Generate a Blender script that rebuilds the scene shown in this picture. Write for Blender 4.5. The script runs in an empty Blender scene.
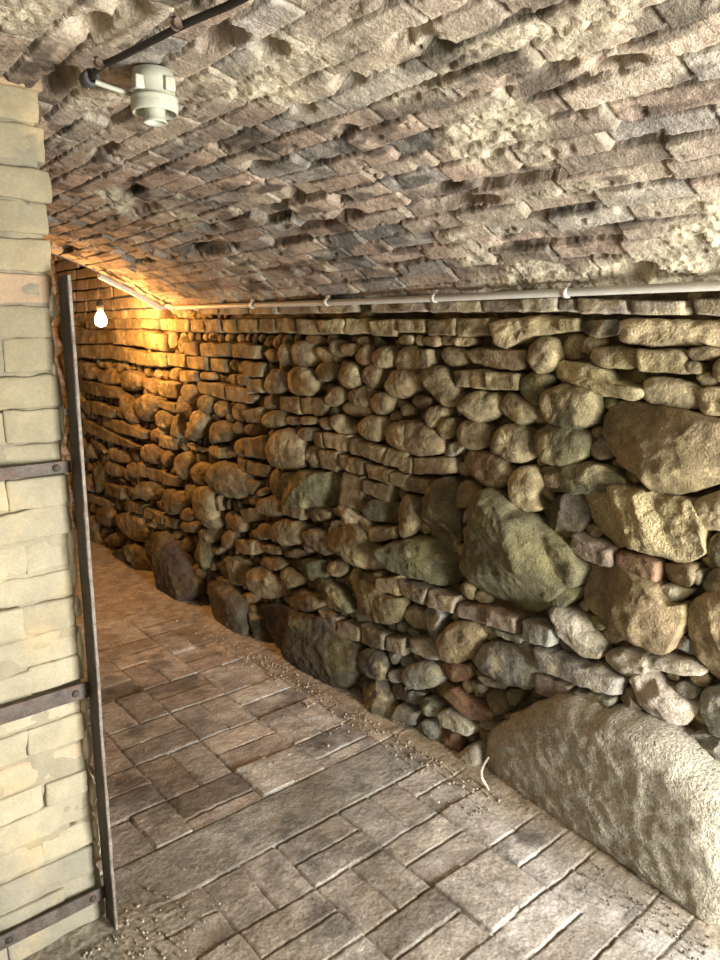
import bpy, math, random
import numpy as np
from mathutils import Vector, Matrix

# Cellar passage. World axes: X towards the fieldstone wall, Y along the passage, Z up (metres).
rng = np.random.default_rng(7)
random.seed(7)
scene = bpy.context.scene
col = scene.collection
WALL_X = 1.80
VC = (0.4140, -0.7414); VR = 2.7427          # vault centre (x, z) and radius
PIER_Y = 1.68; PIER_X = 0.534

# ------------------------------------------------------------------ numpy noise
def _hash(ix, iy, iz, seed):
    n = (ix * 374761393 + iy * 668265263 + iz * 2147483647 + seed * 974634777) & 0xffffffff
    n = ((n ^ (n >> 13)) * 1274126177) & 0xffffffff
    n = ((n ^ (n >> 16)) * 2246822519) & 0xffffffff
    return ((n ^ (n >> 15)) & 0xffff) / 65535.0
def vnoise(p, seed=0):
    p = np.asarray(p, float)
    i = np.floor(p).astype(np.int64); f = p - i
    f = f * f * f * (f * (f * 6 - 15) + 10)
    r = 0
    for dx in (0, 1):
        wx = f[..., 0] if dx else 1 - f[..., 0]
        for dy in (0, 1):
            wy = f[..., 1] if dy else 1 - f[..., 1]
            for dz in (0, 1):
                wz = f[..., 2] if dz else 1 - f[..., 2]
                r = r + wx * wy * wz * _hash(i[..., 0] + dx, i[..., 1] + dy, i[..., 2] + dz, seed)
    return r * 2 - 1
def fbm(p, oct=4, seed=0, gain=.5):
    p = np.asarray(p, float); a = 1.; s = 0; t = 0
    for k in range(oct):
        s = s + a * vnoise(p * (2.03 ** k) + 17.3 * k, seed + k); t += a; a *= gain
    return s / t
def sstep(a, b, x):
    t = np.clip((x - a) / (b - a), 0, 1); return t * t * (3 - 2 * t)
def p3(a, b, c=0.):
    return np.stack(np.broadcast_arrays(np.asarray(a, float), np.asarray(b, float), np.asarray(c, float)), -1)

# ------------------------------------------------------------------ mesh helpers
class MB:
    """collects pieces of geometry, then links them as ONE mesh object"""
    def __init__(s): s.v = []; s.f = []; s.c = []; s.n = 0
    def add(s, v, f, c):
        v = np.asarray(v, float).reshape(-1, 3)
        c = np.asarray(c, float)
        if c.ndim == 1: c = np.tile(c, (len(v), 1))
        s.v.append(v); s.c.append(c)
        for q in f:
            s.f.append(np.asarray(q, np.int64) + s.n)
        s.n += len(v)
        return s
    def build(s, name, mat, parent=None, smooth=True, origin=None):
        v = np.concatenate(s.v); c = np.concatenate(s.c)
        me = bpy.data.meshes.new(name)
        loops = np.concatenate([q.ravel() for q in s.f])
        sizes = np.concatenate([np.full(len(q), q.shape[1]) for q in s.f])
        starts = np.concatenate([[0], np.cumsum(sizes)[:-1]])
        if origin is None:
            origin = v.mean(0) if parent is not None else np.zeros(3)
        origin = np.asarray(origin, float)
        me.vertices.add(len(v)); me.vertices.foreach_set('co', (v - origin).ravel())
        me.loops.add(len(loops)); me.loops.foreach_set('vertex_index', loops.astype(np.int32))
        me.polygons.add(len(sizes)); me.polygons.foreach_set('loop_start', starts.astype(np.int32))
        me.polygons.foreach_set('loop_total', sizes.astype(np.int32))
        me.update(calc_edges=True)
        a = me.attributes.new('tint', 'FLOAT_COLOR', 'POINT')
        a.data.foreach_set('color', np.concatenate([c, np.ones((len(c), 1))], 1).astype(np.float32).ravel())
        me.polygons.foreach_set('use_smooth', np.full(len(sizes), smooth))
        me.validate()
        me.materials.append(mat)
        o = bpy.data.objects.new(name, me); col.objects.link(o)
        if parent is not None:
            o.parent = parent
            base = np.array(parent_world(parent))
            o.location = origin - base
        else:
            o.location = origin
        return o
def parent_world(o):
    p = Vector((0, 0, 0))
    while o is not None:
        p = p + o.location; o = o.parent
    return p
def grid_faces(nu, nv, closed_v=False):
    i = np.arange(nu - 1)[:, None]; j = np.arange(nv if closed_v else nv - 1)[None, :]
    j2 = (j + 1) % nv
    return np.stack([(i * nv + j), ((i + 1) * nv + j), ((i + 1) * nv + j2), (i * nv + j2)], -1).reshape(-1, 4)
def flip(f): return f[:, ::-1]

def lathe(mb, profile, centre, c, n=32, axis='Z'):
    """profile: list of (radius, height)"""
    P = np.array(profile, float); t = np.linspace(0, 2 * math.pi, n, endpoint=False)
    v = np.zeros((len(P), n, 3))
    v[..., 0] = P[:, :1] * np.cos(t); v[..., 1] = P[:, :1] * np.sin(t); v[..., 2] = P[:, 1:2]
    if axis == 'X': v = v[..., [2, 0, 1]]
    if axis == 'Y': v = v[..., [1, 2, 0]]
    mb.add(v.reshape(-1, 3) + np.array(centre), [grid_faces(len(P), n, True)], c)
    return mb
def tube(mb, pts, r, c, n=12, cap=True):
    P = np.array(pts, float); m = len(P)
    r = np.broadcast_to(np.asarray(r, float), (m,))
    T = np.gradient(P, axis=0); T /= np.linalg.norm(T, axis=1)[:, None]
    up = np.array([0, 0, 1.]) if abs(T[0, 2]) < .9 else np.array([1., 0, 0])
    A = np.cross(T[0], up); A /= np.linalg.norm(A)
    V = np.zeros((m, n, 3)); t = np.linspace(0, 2 * math.pi, n, endpoint=False)
    for k in range(m):
        A = A - T[k] * (A @ T[k]); A /= np.linalg.norm(A); B = np.cross(T[k], A)
        V[k] = P[k] + r[k] * (np.cos(t)[:, None] * A + np.sin(t)[:, None] * B)
    f = [grid_faces(m, n, True)]
    v = V.reshape(-1, 3)
    if cap:
        f += [np.arange(n)[None, ::-1], np.arange((m - 1) * n, m * n)[None]]
    mb.add(v, f, c); return mb
def smooth_path(pts, k=8):
    P = np.array(pts, float); out = []
    for i in range(len(P) - 1):
        p0 = P[max(i - 1, 0)]; p1 = P[i]; p2 = P[i + 1]; p3_ = P[min(i + 2, len(P) - 1)]
        for t in np.linspace(0, 1, k, endpoint=False):
            out.append(.5 * ((2 * p1) + (-p0 + p2) * t + (2 * p0 - 5 * p1 + 4 * p2 - p3_) * t ** 2 + (-p0 + 3 * p1 - 3 * p2 + p3_) * t ** 3))
    out.append(P[-1]); return np.array(out)
def rbox(mb, lo, hi, c, bev=.004, rough=0., seed=0, res=.02):
    """rounded, slightly rough box from six subdivided sides"""
    lo = np.array(lo, float); hi = np.array(hi, float); ctr = (lo + hi) / 2; hs = (hi - lo) / 2
    for ax in range(3):
        a, b = [k for k in range(3) if k != ax]
        def axis_pts(k):
            m = max(1, int(round((hi[k] - lo[k] - 2 * bev) / res)))
            return np.concatenate([[-hs[k], -hs[k] + bev * .35], np.linspace(-hs[k] + bev, hs[k] - bev, m + 1), [hs[k] - bev * .35, hs[k]]])
        A = axis_pts(a); B = axis_pts(b)
        for sg in (-1, 1):
            g = np.zeros((len(A), len(B), 3)); g[..., a] = A[:, None]; g[..., b] = B[None]; g[..., ax] = sg * hs[ax]
            inner = np.clip(g, -(hs - bev), hs - bev)
            d = g - inner; L = np.linalg.norm(d, axis=-1, keepdims=True)
            q = inner + d / np.maximum(L, 1e-9) * bev
            q = q + ctr
            if rough:
                nrm = d / np.maximum(L, 1e-9)
                q = q + nrm * (rough * fbm(q * 28, 3, seed))[..., None]
                q = q + np.stack([vnoise(q * 6 + 31 * k, seed + 9) for k in range(3)], -1) * rough * 1.3
            f = grid_faces(len(A), len(B))
            # orientation
            n0 = np.cross(q[1, 0] - q[0, 0], q[0, 1] - q[0, 0]) if len(A) > 1 else np.array([0, 0, 1])
            m0 = len(A) // 2; m1 = len(B) // 2
            n0 = np.cross(q[m0, m1] - q[m0 - 1, m1], q[m0, m1] - q[m0, m1 - 1])
            if n0[ax] * sg < 0: f = flip(f)
            mb.add(q.reshape(-1, 3), [f], c)
    return mb
def hbox(mb, lo, hi, c):
    x0, y0, z0 = lo; x1, y1, z1 = hi
    v = [(x0, y0, z0), (x1, y0, z0), (x1, y1, z0), (x0, y1, z0), (x0, y0, z1), (x1, y0, z1), (x1, y1, z1), (x0, y1, z1)]
    mb.add(v, [np.array([(0, 3, 2, 1), (4, 5, 6, 7), (0, 1, 5, 4), (1, 2, 6, 5), (2, 3, 7, 6), (3, 0, 4, 7)])], c)
    return mb

# ------------------------------------------------------------------ materials
def new_mat(name):
    m = bpy.data.materials.new(name); m.use_nodes = True
    nt = m.node_tree; nt.nodes.clear()
    out = nt.nodes.new('ShaderNodeOutputMaterial'); b = nt.nodes.new('ShaderNodeBsdfPrincipled')
    nt.links.new(b.outputs[0], out.inputs[0])
    return m, nt, b
def masonry_mat(name, mottle=(.62, 1.3), mscale=14, speck=.25, sscale=160, bump=.5, bscale=90, bdist=.004, rough=.92, hue=None, hue_amt=.3, hscale=5, spec=.25):
    m, nt, b = new_mat(name); N = nt.nodes.new; L = nt.links.new
    tc = N('ShaderNodeNewGeometry')
    at = N('ShaderNodeAttribute'); at.attribute_name = 'tint'
    def noise(sc, det, ro=.6):
        n = N('ShaderNodeTexNoise'); n.inputs['Scale'].default_value = sc; n.inputs['Detail'].default_value = det
        n.inputs['Roughness'].default_value = ro; L(tc.outputs['Position'], n.inputs['Vector']); return n
    n1 = noise(mscale, 6, .65); n2 = noise(sscale, 3, .7); n3 = noise(bscale, 5, .7)
    r1 = N('ShaderNodeMapRange'); r1.inputs[1].default_value = .3; r1.inputs[2].default_value = .7
    r1.inputs[3].default_value = mottle[0]; r1.inputs[4].default_value = mottle[1]
    L(n1.outputs[0], r1.inputs[0])
    r2 = N('ShaderNodeMapRange'); r2.inputs[1].default_value = .3; r2.inputs[2].default_value = .7
    r2.inputs[3].default_value = 1 - speck; r2.inputs[4].default_value = 1 + speck
    L(n2.outputs[0], r2.inputs[0])
    mul = N('ShaderNodeMath'); mul.operation = 'MULTIPLY'; L(r1.outputs[0], mul.inputs[0]); L(r2.outputs[0], mul.inputs[1])
    src = at.outputs['Color']
    if hue is not None:
        n4 = noise(hscale, 4, .6)
        r4 = N('ShaderNodeMapRange'); r4.inputs[1].default_value = .5; r4.inputs[2].default_value = .68; r4.inputs[3].default_value = 0; r4.inputs[4].default_value = hue_amt
        L(n4.outputs[0], r4.inputs[0])
        mx = N('ShaderNodeMix'); mx.data_type = 'RGBA'; L(r4.outputs[0], mx.inputs[0]); L(src, mx.inputs[6]); mx.inputs[7].default_value = (*hue, 1)
        src = mx.outputs[2]
    vm = N('ShaderNodeVectorMath'); vm.operation = 'SCALE'; L(src, vm.inputs[0]); L(mul.outputs[0], vm.inputs['Scale'])
    L(vm.outputs[0], b.inputs['Base Color'])
    b.inputs['Roughness'].default_value = rough; b.inputs['Specular IOR Level'].default_value = spec
    add = N('ShaderNodeMath'); add.operation = 'ADD'; L(n3.outputs[0], add.inputs[0]); L(n2.outputs[0], add.inputs[1])
    bp = N('ShaderNodeBump'); bp.inputs['Strength'].default_value = bump; bp.inputs['Distance'].default_value = bdist
    L(add.outputs[0], bp.inputs['Height']); L(bp.outputs[0], b.inputs['Normal'])
    return m
M_stone = masonry_mat('fieldstone', mottle=(.55, 1.4), mscale=16, speck=.35, bump=.8, bscale=70, bdist=.006, hue=(.30, .27, .10), hue_amt=.30, hscale=6)
M_granite = masonry_mat('coarse_granite', mottle=(.82, 1.15), mscale=22, speck=.4, sscale=120, bump=1.0, bscale=48, bdist=.014, hue=(.36, .30, .20), hue_amt=.25, hscale=5)
M_brickwall = masonry_mat('old_brick', mottle=(.6, 1.35), mscale=18, speck=.3, bump=.7, bscale=80, bdist=.004)
M_vault = masonry_mat('vault_brick', mottle=(.5, 1.4), mscale=13, speck=.28, bump=.9, bscale=75, bdist=.006)
M_lime = masonry_mat('limewashed_brick', mottle=(.8, 1.12), mscale=9, speck=.1, bump=.35, bscale=60, bdist=.003, hue=(.60, .43, .20), hue_amt=.28, hscale=7)
M_floor = masonry_mat('paving_brick', mottle=(.6, 1.3), mscale=13, speck=.36, sscale=120, bump=.55, bscale=110, bdist=.003, rough=.85)
M_dirt = masonry_mat('mortar_dirt', mottle=(.6, 1.3), mscale=25, speck=.3, bump=.9, bscale=60, bdist=.008)
M_iron = masonry_mat('rusty_iron', mottle=(.6, 1.5), mscale=30, speck=.3, bump=.5, bscale=120, bdist=.0015, rough=.7, hue=(.12, .055, .03), hue_amt=.5, hscale=22, spec=.4)
M_plast = masonry_mat('grey_plastic', mottle=(.9, 1.06), mscale=20, speck=.05, bump=.08, bscale=60, bdist=.001, rough=.5, spec=.4)
M_black = masonry_mat('black_rubber', mottle=(.8, 1.2), mscale=40, speck=.1, bump=.1, bscale=60, bdist=.001, rough=.6, spec=.4)
def bulb_mat():
    m, nt, b = new_mat('lit_bulb_glass')
    b.inputs['Base Color'].default_value = (1, .8, .5, 1)
    b.inputs['Emission Color'].default_value = BULB_COL
    b.inputs['Emission Strength'].default_value = BULB_S
    return m
BULB_COL = (1, .46, .125, 1); BULB_S = 1100

def tag(o, label=None, cat=None, group=None, kind=None):
    if label: o['label'] = label
    if cat: o['category'] = cat
    if group: o['group'] = group
    if kind: o['kind'] = kind
    return o
def empty(name, loc):
    o = bpy.data.objects.new(name, None); col.objects.link(o); o.location = loc; o.empty_display_size = .05
    return o

# ------------------------------------------------------------------ fieldstone wall
STONES = """
bV 25 1245,1601 1196,1593 1192,1560 1243,1564
bV 25 1186,1597 1033,1587 1030,1551 1170,1556
bV 25 1020,1584 884,1579 882,1547 1014,1549
bV 25 860,1584 758,1585 754,1544 852,1546
b 25 1242,1545 1187,1543 1187,1508 1239,1506
aD 12 1177,1535 1065,1537 1057,1499 1122,1492 1179,1511
rT 18 1047,1536 975,1537 882,1531 774,1530 769,1478 885,1473 1032,1473 1050,1496
r 17 1132,1460 1078,1469 1016,1462 1007,1442 1009,1410 1080,1410 1132,1423
b 25 998,1462 871,1461 861,1401 990,1405
r 11 866,1461 834,1472 796,1467 794,1441 841,1433 863,1445
r 9 868,1433 836,1432 830,1400 864,1404
r 17 804,1436 746,1448 740,1385 797,1385
rT 25 1249,1422 1160,1415 1077,1401 1058,1372 984,1367 980,1334 1085,1332 1171,1357 1250,1372
rT 22 974,1382 914,1389 849,1374 829,1343 831,1311 908,1318 965,1328
rT 17 838,1369 758,1369 742,1311 816,1306 829,1332
g 49 1099,1258 1074,1297 1042,1317 947,1316 858,1303 764,1289 705,1269 698,1201 730,1158 813,1117 869,1101 929,1104 963,1134 1031,1167 1081,1210
rG 33 1286,1329 1226,1355 1139,1350 1109,1318 1103,1288 1125,1252 1181,1236 1269,1241
aG 26 1283,1099 1166,1138 1084,1140 1021,1112 1032,1082 1164,1047 1264,1047
gY 42 1157,1026 1166,1048 1116,1069 1028,1097 931,1091 830,1093 804,1058 784,1010 786,957 831,921 867,925 961,921 1014,915 1070,928 1113,972
rT 30 820,1071 794,1099 732,1129 712,1091 712,1033 786,1015 810,1032
rG 20 778,974 760,1013 719,1028 704,932 752,931 774,949
bP 25 1156,928 1029,907 1023,860 1085,859 1162,878
bR 25 1015,901 933,914 889,906 889,849 935,856 1015,863
a 18 884,902 802,918 791,891 800,861 880,853
rL 7 803,882 792,909 779,896 784,864
rP 20 776,893 746,924 699,930 691,858 745,858 774,863
g 47 1117,832 1085,860 974,862 896,851 855,804 806,816 812,759 844,674 886,657 938,658 1014,672 1087,696 1112,714
aL 17 879,845 794,857 826,815 864,797
g 37 814,781 779,840 747,864 688,869 662,811 649,688 702,628 749,643 780,674 799,731
aG 24 1191,754 1130,770 1132,733 1190,682 1227,687
aL 36 1214,682 1144,691 1108,665 1039,626 1053,571 1105,563 1177,611
rL 28 1035,588 975,627 897,645 798,647 749,633 819,614 881,604 936,557 982,545
bB 36 1262,538 967,546 975,489 1249,468
bB 36 1117,452 989,475 998,424 1117,403
bP 25 1257,453 1129,455 1127,390 1249,387
aL 35 944,551 889,586 821,552 761,540 794,468 839,459 896,481
rB 10 823,586 769,589 771,554 816,551
aB 32 750,584 696,615 646,634 633,506 684,490 725,486 747,532
rL 8 844,432 796,444 796,420 839,414
aB 25 788,432 739,472 677,474 626,487 619,415 677,399 725,396 772,413
gH 85 1454,118 1408,215 1290,312 1144,387 1011,435 889,452 816,449 741,429 669,396 611,351 587,235 596,72 659,82 777,89 941,98 1057,91 1194,63 1357,21 1440,35
aG 48 1769,873 1763,947 1715,995 1663,1011 1619,987 1596,929 1613,824 1654,755 1709,769 1759,797
r 26 1622,981 1593,1020 1514,1002 1530,962 1579,926 1618,939
gG 87 1515,932 1494,996 1449,1012 1394,991 1341,959 1273,937 1176,890 1112,838 1131,786 1189,742 1226,689 1302,640 1413,634 1499,644 1580,677 1604,720 1564,808
aG 44 1995,683 1836,765 1733,775 1651,751 1636,699 1640,634 1729,618 1821,624 1918,626
r 27 1896,906 1825,918 1803,872 1820,794 1869,751 1899,760
rL 11 1602,858 1588,920 1561,934 1564,901
bP 25 1891,596 1736,595 1757,527 1890,532
bP 25 1731,596 1593,605 1615,537 1737,533
bP 25 1592,582 1467,604 1469,542 1598,534
bP 25 1462,605 1338,609 1336,555 1461,545
bB 36 1314,611 1192,624 1196,560 1308,548
aB 32 1779,463 1733,539 1664,508 1694,413 1718,394 1772,412
r 50 1667,441 1624,498 1542,526 1489,501 1501,433 1557,381 1629,346 1674,369
rB 41 1499,415 1475,466 1419,497 1337,505 1257,510 1246,455 1257,403 1347,365 1422,370 1483,379
aL 8 1527,523 1445,537 1330,536 1334,522 1463,510
bL 25 1833,371 1745,398 1693,375 1684,335 1754,318 1828,319
rB 40 1864,228 1804,279 1723,318 1679,289 1695,228 1778,186 1853,175
a 13 1221,657 1159,684 1127,659 1172,636
aB 10 1369,527 1299,529 1287,501 1350,494
aR 27 1679,322 1557,367 1540,315 1617,269 1674,271
bR 25 1649,219 1607,256 1522,237 1440,230 1448,198 1509,171 1588,184
aB 20 1791,132 1741,163 1681,152 1691,105 1778,91
bL 25 1674,127 1626,168 1551,165 1500,145 1527,105 1585,96 1659,98
aB 19 1887,122 1825,158 1768,159 1812,104 1893,89
bB 36 1877,84 1788,82 1781,37 1863,20 1908,21
aB 26 1796,9 1747,70 1676,75 1636,-8 1698,-19 1784,-13
aR 23 1662,71 1578,83 1585,-20 1637,-9
rL 31 1576,15 1503,93 1470,66 1487,-4 1540,-22 1581,-14
aG 21 1384,325 1356,355 1310,368 1333,298 1372,281
aL 7 1497,340 1456,352 1387,348 1398,333 1474,327
aL 12 1544,302 1472,322 1478,285 1530,278
aP 17 1391,240 1300,297 1278,291 1351,237
aR 13 1705,-51 1637,-28 1538,-42 1548,-60 1646,-73
rD 16 1848,-71 1798,-58 1810,-101 1860,-116
bV 25 2063,1617 1914,1614 1907,1575 2063,1579
bV 25 1908,1613 1771,1605 1762,1574 1907,1577
bV 25 1760,1609 1541,1605 1535,1567 1744,1573
bV 25 1536,1602 1382,1604 1367,1565 1530,1567
bV 25 1373,1602 1249,1603 1247,1562 1359,1565
b 25 1907,1552 1780,1550 1773,1506 1906,1506
b 25 1764,1547 1637,1548 1635,1494 1762,1497
b 25 1631,1548 1498,1549 1495,1494 1632,1494
rT 25 1484,1539 1366,1545 1242,1546 1236,1505 1315,1497 1395,1471 1428,1455 1473,1491
r 9 1915,1497 1847,1497 1846,1464 1915,1463
r 9 1836,1495 1803,1495 1797,1461 1835,1460
r 10 1790,1495 1713,1493 1712,1458 1789,1461
r 9 1709,1495 1663,1494 1662,1464 1708,1465
r 9 1658,1490 1572,1492 1572,1460 1652,1461
r 25 1905,1453 1826,1457 1817,1384 1881,1365 1930,1381
b 25 1810,1446 1745,1447 1741,1382 1808,1383
r 19 1704,1451 1622,1461 1595,1414 1650,1392 1701,1409
b 25 1605,1449 1534,1457 1368,1453 1364,1395 1477,1395 1572,1407
r 28 1345,1453 1314,1485 1267,1485 1245,1442 1253,1403 1308,1384 1341,1411
b 25 1648,1377 1506,1390 1503,1328 1634,1331
b 25 1500,1387 1380,1380 1373,1332 1501,1328
r 36 1807,1370 1691,1391 1658,1354 1606,1305 1635,1273 1687,1261 1752,1310
r 18 1919,1357 1859,1360 1853,1313 1906,1276
r 15 1851,1280 1795,1293 1754,1272 1781,1238 1838,1241
r 12 1909,1252 1849,1250 1851,1208 1909,1207
rG 28 1373,1365 1324,1390 1257,1379 1287,1332 1310,1289 1343,1300 1370,1332
r 31 1291,1304 1272,1339 1227,1354 1175,1345 1160,1289 1190,1247 1235,1243 1277,1266
r 27 1613,1267 1574,1307 1491,1319 1451,1294 1458,1245 1514,1220 1583,1240
r 27 1450,1293 1421,1324 1369,1306 1317,1283 1315,1249 1364,1227 1425,1246 1453,1265
r 24 1779,1223 1735,1259 1670,1256 1679,1216 1754,1171
r 22 1720,1182 1693,1218 1630,1226 1638,1175 1691,1146
r 26 1615,1177 1590,1218 1524,1224 1483,1193 1486,1149 1548,1129 1604,1141
r 34 1472,1164 1438,1219 1362,1233 1325,1196 1313,1129 1389,1111 1463,1137
rG 36 1326,1181 1295,1232 1219,1247 1155,1233 1130,1191 1149,1144 1226,1120 1291,1137
r 33 1968,1168 1896,1183 1827,1197 1728,1168 1692,1133 1703,1095 1802,1079 1895,1083 1974,1107
aL 15 1699,1114 1643,1145 1591,1133 1639,1095 1693,1092
r 30 1601,1082 1565,1122 1462,1124 1397,1097 1411,1036 1457,1014 1554,1028
b 25 1899,1069 1829,1068 1828,1006 1898,1008
b 25 1823,1065 1646,1092 1637,1038 1822,1007
b 25 1898,993 1741,993 1768,938 1897,941
r 37 1395,1039 1353,1096 1293,1098 1274,1053 1297,1013 1262,985 1329,966 1383,991
r 19 1277,1082 1216,1114 1169,1102 1180,1052 1259,1046
bV 25 3362,1624 3160,1624 3163,1593 3364,1597
bV 25 3150,1624 2917,1619 2909,1588 3152,1592
bV 25 2907,1621 2663,1618 2655,1584 2899,1587
bV 25 2646,1618 2361,1615 2359,1581 2647,1584
bV 25 2354,1616 2153,1615 2146,1579 2350,1581
b 25 2998,1569 2831,1567 2834,1506 3002,1506
b 25 2816,1566 2682,1567 2684,1506 2819,1506
b 25 2677,1567 2529,1562 2530,1505 2679,1506
b 25 2516,1562 2374,1553 2360,1501 2513,1501
b 25 2368,1555 2211,1557 2211,1501 2366,1501
b 25 2205,1557 2067,1555 2075,1501 2206,1501
b 25 2067,1547 1928,1553 1927,1489 2048,1493
r 12 2499,1492 2396,1494 2401,1454 2481,1451
b 25 3005,1457 2837,1449 2853,1387 3009,1393
r 18 2824,1409 2746,1440 2690,1412 2709,1381 2785,1373
r 25 2681,1441 2614,1467 2590,1414 2617,1364 2676,1372
r 31 2563,1450 2497,1477 2432,1453 2410,1400 2469,1365 2552,1366 2568,1405
r 21 2415,1436 2367,1452 2262,1404 2321,1374 2386,1399
r 21 2318,1463 2265,1479 2228,1430 2266,1402 2312,1427
r 14 2250,1451 2188,1466 2145,1448 2172,1417 2229,1420
r 25 2143,1440 2088,1467 2060,1433 2072,1390 2127,1376 2169,1404
r 23 2053,1425 2002,1460 1939,1444 1938,1387 2001,1376 2053,1395
b 25 2970,1375 2803,1370 2806,1308 2959,1307
r 32 2799,1299 2720,1350 2647,1337 2641,1260 2707,1234 2792,1249
r 35 2627,1318 2546,1366 2448,1344 2387,1293 2418,1257 2534,1240 2621,1249
r 23 2423,1372 2351,1394 2276,1377 2291,1327 2368,1310 2424,1330
r 30 2256,1352 2204,1398 2134,1374 2121,1315 2177,1289 2242,1307
r 27 2128,1357 2061,1394 1996,1378 2020,1320 2060,1296 2108,1314
r 32 1991,1322 1947,1366 1877,1384 1825,1346 1850,1288 1922,1268 1978,1288
r 23 2350,1249 2295,1295 2228,1288 2221,1249 2281,1212 2343,1221
r 24 2198,1268 2141,1307 2060,1301 2060,1251 2101,1221 2184,1232
r 17 2259,1202 2214,1242 2090,1241 2090,1196 2186,1180
r 26 2064,1251 1999,1290 1947,1267 1959,1224 2023,1198 2057,1212
b 25 2681,1228 2525,1233 2519,1160 2684,1171
b 25 2515,1239 2353,1242 2328,1215 2366,1169 2511,1166
r 14 3031,1215 2886,1224 2892,1193 3033,1172
b 25 2959,1293 2816,1300 2838,1236 2943,1235
b 25 2968,1146 2823,1168 2826,1093 2951,1092
r 25 2829,1116 2734,1166 2625,1153 2645,1100 2775,1078
r 10 2636,1142 2527,1149 2537,1115 2628,1111
r 13 2524,1152 2406,1164 2406,1132 2508,1118
r 14 2388,1164 2315,1163 2308,1114 2381,1116
r 21 2308,1162 2254,1186 2167,1148 2181,1110 2272,1109
r 27 2148,1150 2086,1192 1994,1190 1994,1130 2047,1094 2128,1116
r 27 1987,1141 1936,1180 1851,1187 1839,1122 1899,1091 1974,1099
r 17 2546,1102 2419,1116 2436,1054 2531,1053
b 25 2459,1092 2360,1099 2361,1030 2421,1037
b 25 2355,1103 2186,1109 2207,1040 2352,1041
b 25 2181,1096 1957,1085 1975,1023 2177,1039
b 25 1954,1084 1850,1082 1861,1022 1971,1023
r 52 2778,986 2716,1059 2606,1090 2522,1058 2486,995 2509,941 2633,904 2744,929
b 25 2976,1008 2810,1037 2796,931 2961,920
r 27 2509,1000 2448,1043 2382,1025 2392,946 2466,945
b 25 2390,1024 2257,1031 2265,950 2376,948
b 25 2253,1025 2084,1018 2111,960 2249,967
b 25 2081,1011 1932,1005 1943,951 2076,956
b 25 1940,1000 1849,1001 1871,946 1936,952
b 25 2973,901 2760,906 2801,841 2966,843
b 25 3062,898 2983,903 2986,840 3066,833
r 35 2779,862 2718,905 2652,892 2656,789 2724,764 2773,809
aG 54 2631,896 2430,927 2237,937 2246,822 2402,774 2623,743
b 25 2230,955 2113,948 2116,810 2254,817
b 25 2108,942 1943,946 1955,879 2100,890
b 25 3047,802 2859,818 2923,740 3051,740
r 21 2999,690 2910,757 2868,724 2934,682
r 18 2886,773 2793,803 2791,767 2874,739
r 30 2889,699 2804,760 2670,765 2673,695 2790,656 2890,664
b 25 2675,764 2502,760 2520,694 2666,696
r 19 2497,750 2428,775 2324,773 2332,731 2449,707
b 25 3057,648 2907,674 2889,620 3019,582
r 27 2981,547 2852,615 2762,615 2793,552 2897,518 2973,518
r 35 2743,631 2655,672 2513,678 2514,615 2606,558 2756,550
r 32 2506,638 2436,675 2323,678 2324,598 2374,561 2474,572 2516,596
aT 27 2308,786 2239,815 2096,781 2075,740 2126,718 2213,746 2301,757
aG 25 2102,824 2034,874 1918,876 1893,847 1941,797 2062,786
g 40 2316,699 2260,746 2156,751 2074,714 1995,678 2007,610 2063,578 2174,577 2309,622
b 25 2075,758 1917,792 1916,741 2062,695
r 29 3064,486 2871,515 2884,454 3068,410
r 15 2872,504 2729,524 2693,487 2854,471
r 24 2919,413 2765,475 2669,453 2726,404 2870,389
r 20 2673,518 2545,557 2529,517 2660,485
a 40 2960,347 2872,395 2696,361 2662,303 2800,252 2945,256
r 32 2718,398 2667,441 2548,432 2540,390 2674,326
aG 33 2544,496 2489,522 2363,541 2373,466 2495,423
r 24 2345,535 2288,570 2225,555 2240,510 2338,485
aG 32 2513,410 2408,461 2298,458 2209,415 2177,374 2300,346 2446,364
g 42 2189,557 2088,547 1978,511 1878,522 1877,458 1928,397 2036,372 2133,389 2190,459
r 19 2105,547 2019,590 1993,568 2062,520
b 25 2021,561 1889,607 1888,524 2021,514
r 33 2656,306 2561,367 2439,358 2391,321 2547,250 2649,251
bP 25 2411,315 2256,321 2272,263 2356,267
bP 25 2259,312 2117,330 2117,260 2263,236
bP 25 2109,340 1961,348 1961,281 2108,258
bP 25 1954,343 1860,364 1859,290 1953,284
gD 69 2861,195 2737,234 2571,249 2384,287 2318,277 2226,247 2123,233 2121,165 2182,47 2246,-5 2390,-14 2561,8 2750,33 2825,100
aD 50 3009,88 2938,136 2875,83 2780,-12 2845,-44 2951,-15
rD 40 2141,182 2075,247 1977,261 1949,205 1976,136 2074,117 2134,135
aD 45 2164,42 2107,141 2037,146 1963,101 1890,13 1975,-14 2107,-5
r 26 3068,199 2934,234 2937,177 3063,142
r 19 3022,149 2938,176 2930,129 3014,106
aB 15 1978,266 1890,288 1902,235 1958,233
rB 19 1955,192 1899,220 1885,168 1929,151
rB 9 1869,155 1844,170 1837,140 1862,130
b 25 3839,1581 3654,1581 3646,1512 3826,1521
b 25 3636,1578 3492,1573 3498,1509 3634,1513
b 25 3477,1576 3333,1574 3339,1509 3483,1513
b 25 3308,1571 3169,1569 3166,1506 3300,1513
b 25 3151,1568 3013,1569 3007,1508 3150,1508
b 25 4135,1589 3859,1579 3859,1527 4125,1533
b 25 4484,1594 4150,1589 4144,1531 4478,1533
b 25 4997,1595 4501,1591 4503,1533 4984,1536
b 25 3564,1454 3427,1462 3419,1393 3555,1390
b 25 3391,1456 3248,1457 3254,1390 3380,1387
b 25 3238,1451 3078,1459 3083,1394 3230,1391
b 25 3071,1453 2912,1454 2915,1388 3073,1387
b 25 3775,1395 3567,1392 3574,1327 3774,1327
b 25 3543,1386 3322,1384 3327,1322 3538,1321
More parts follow.
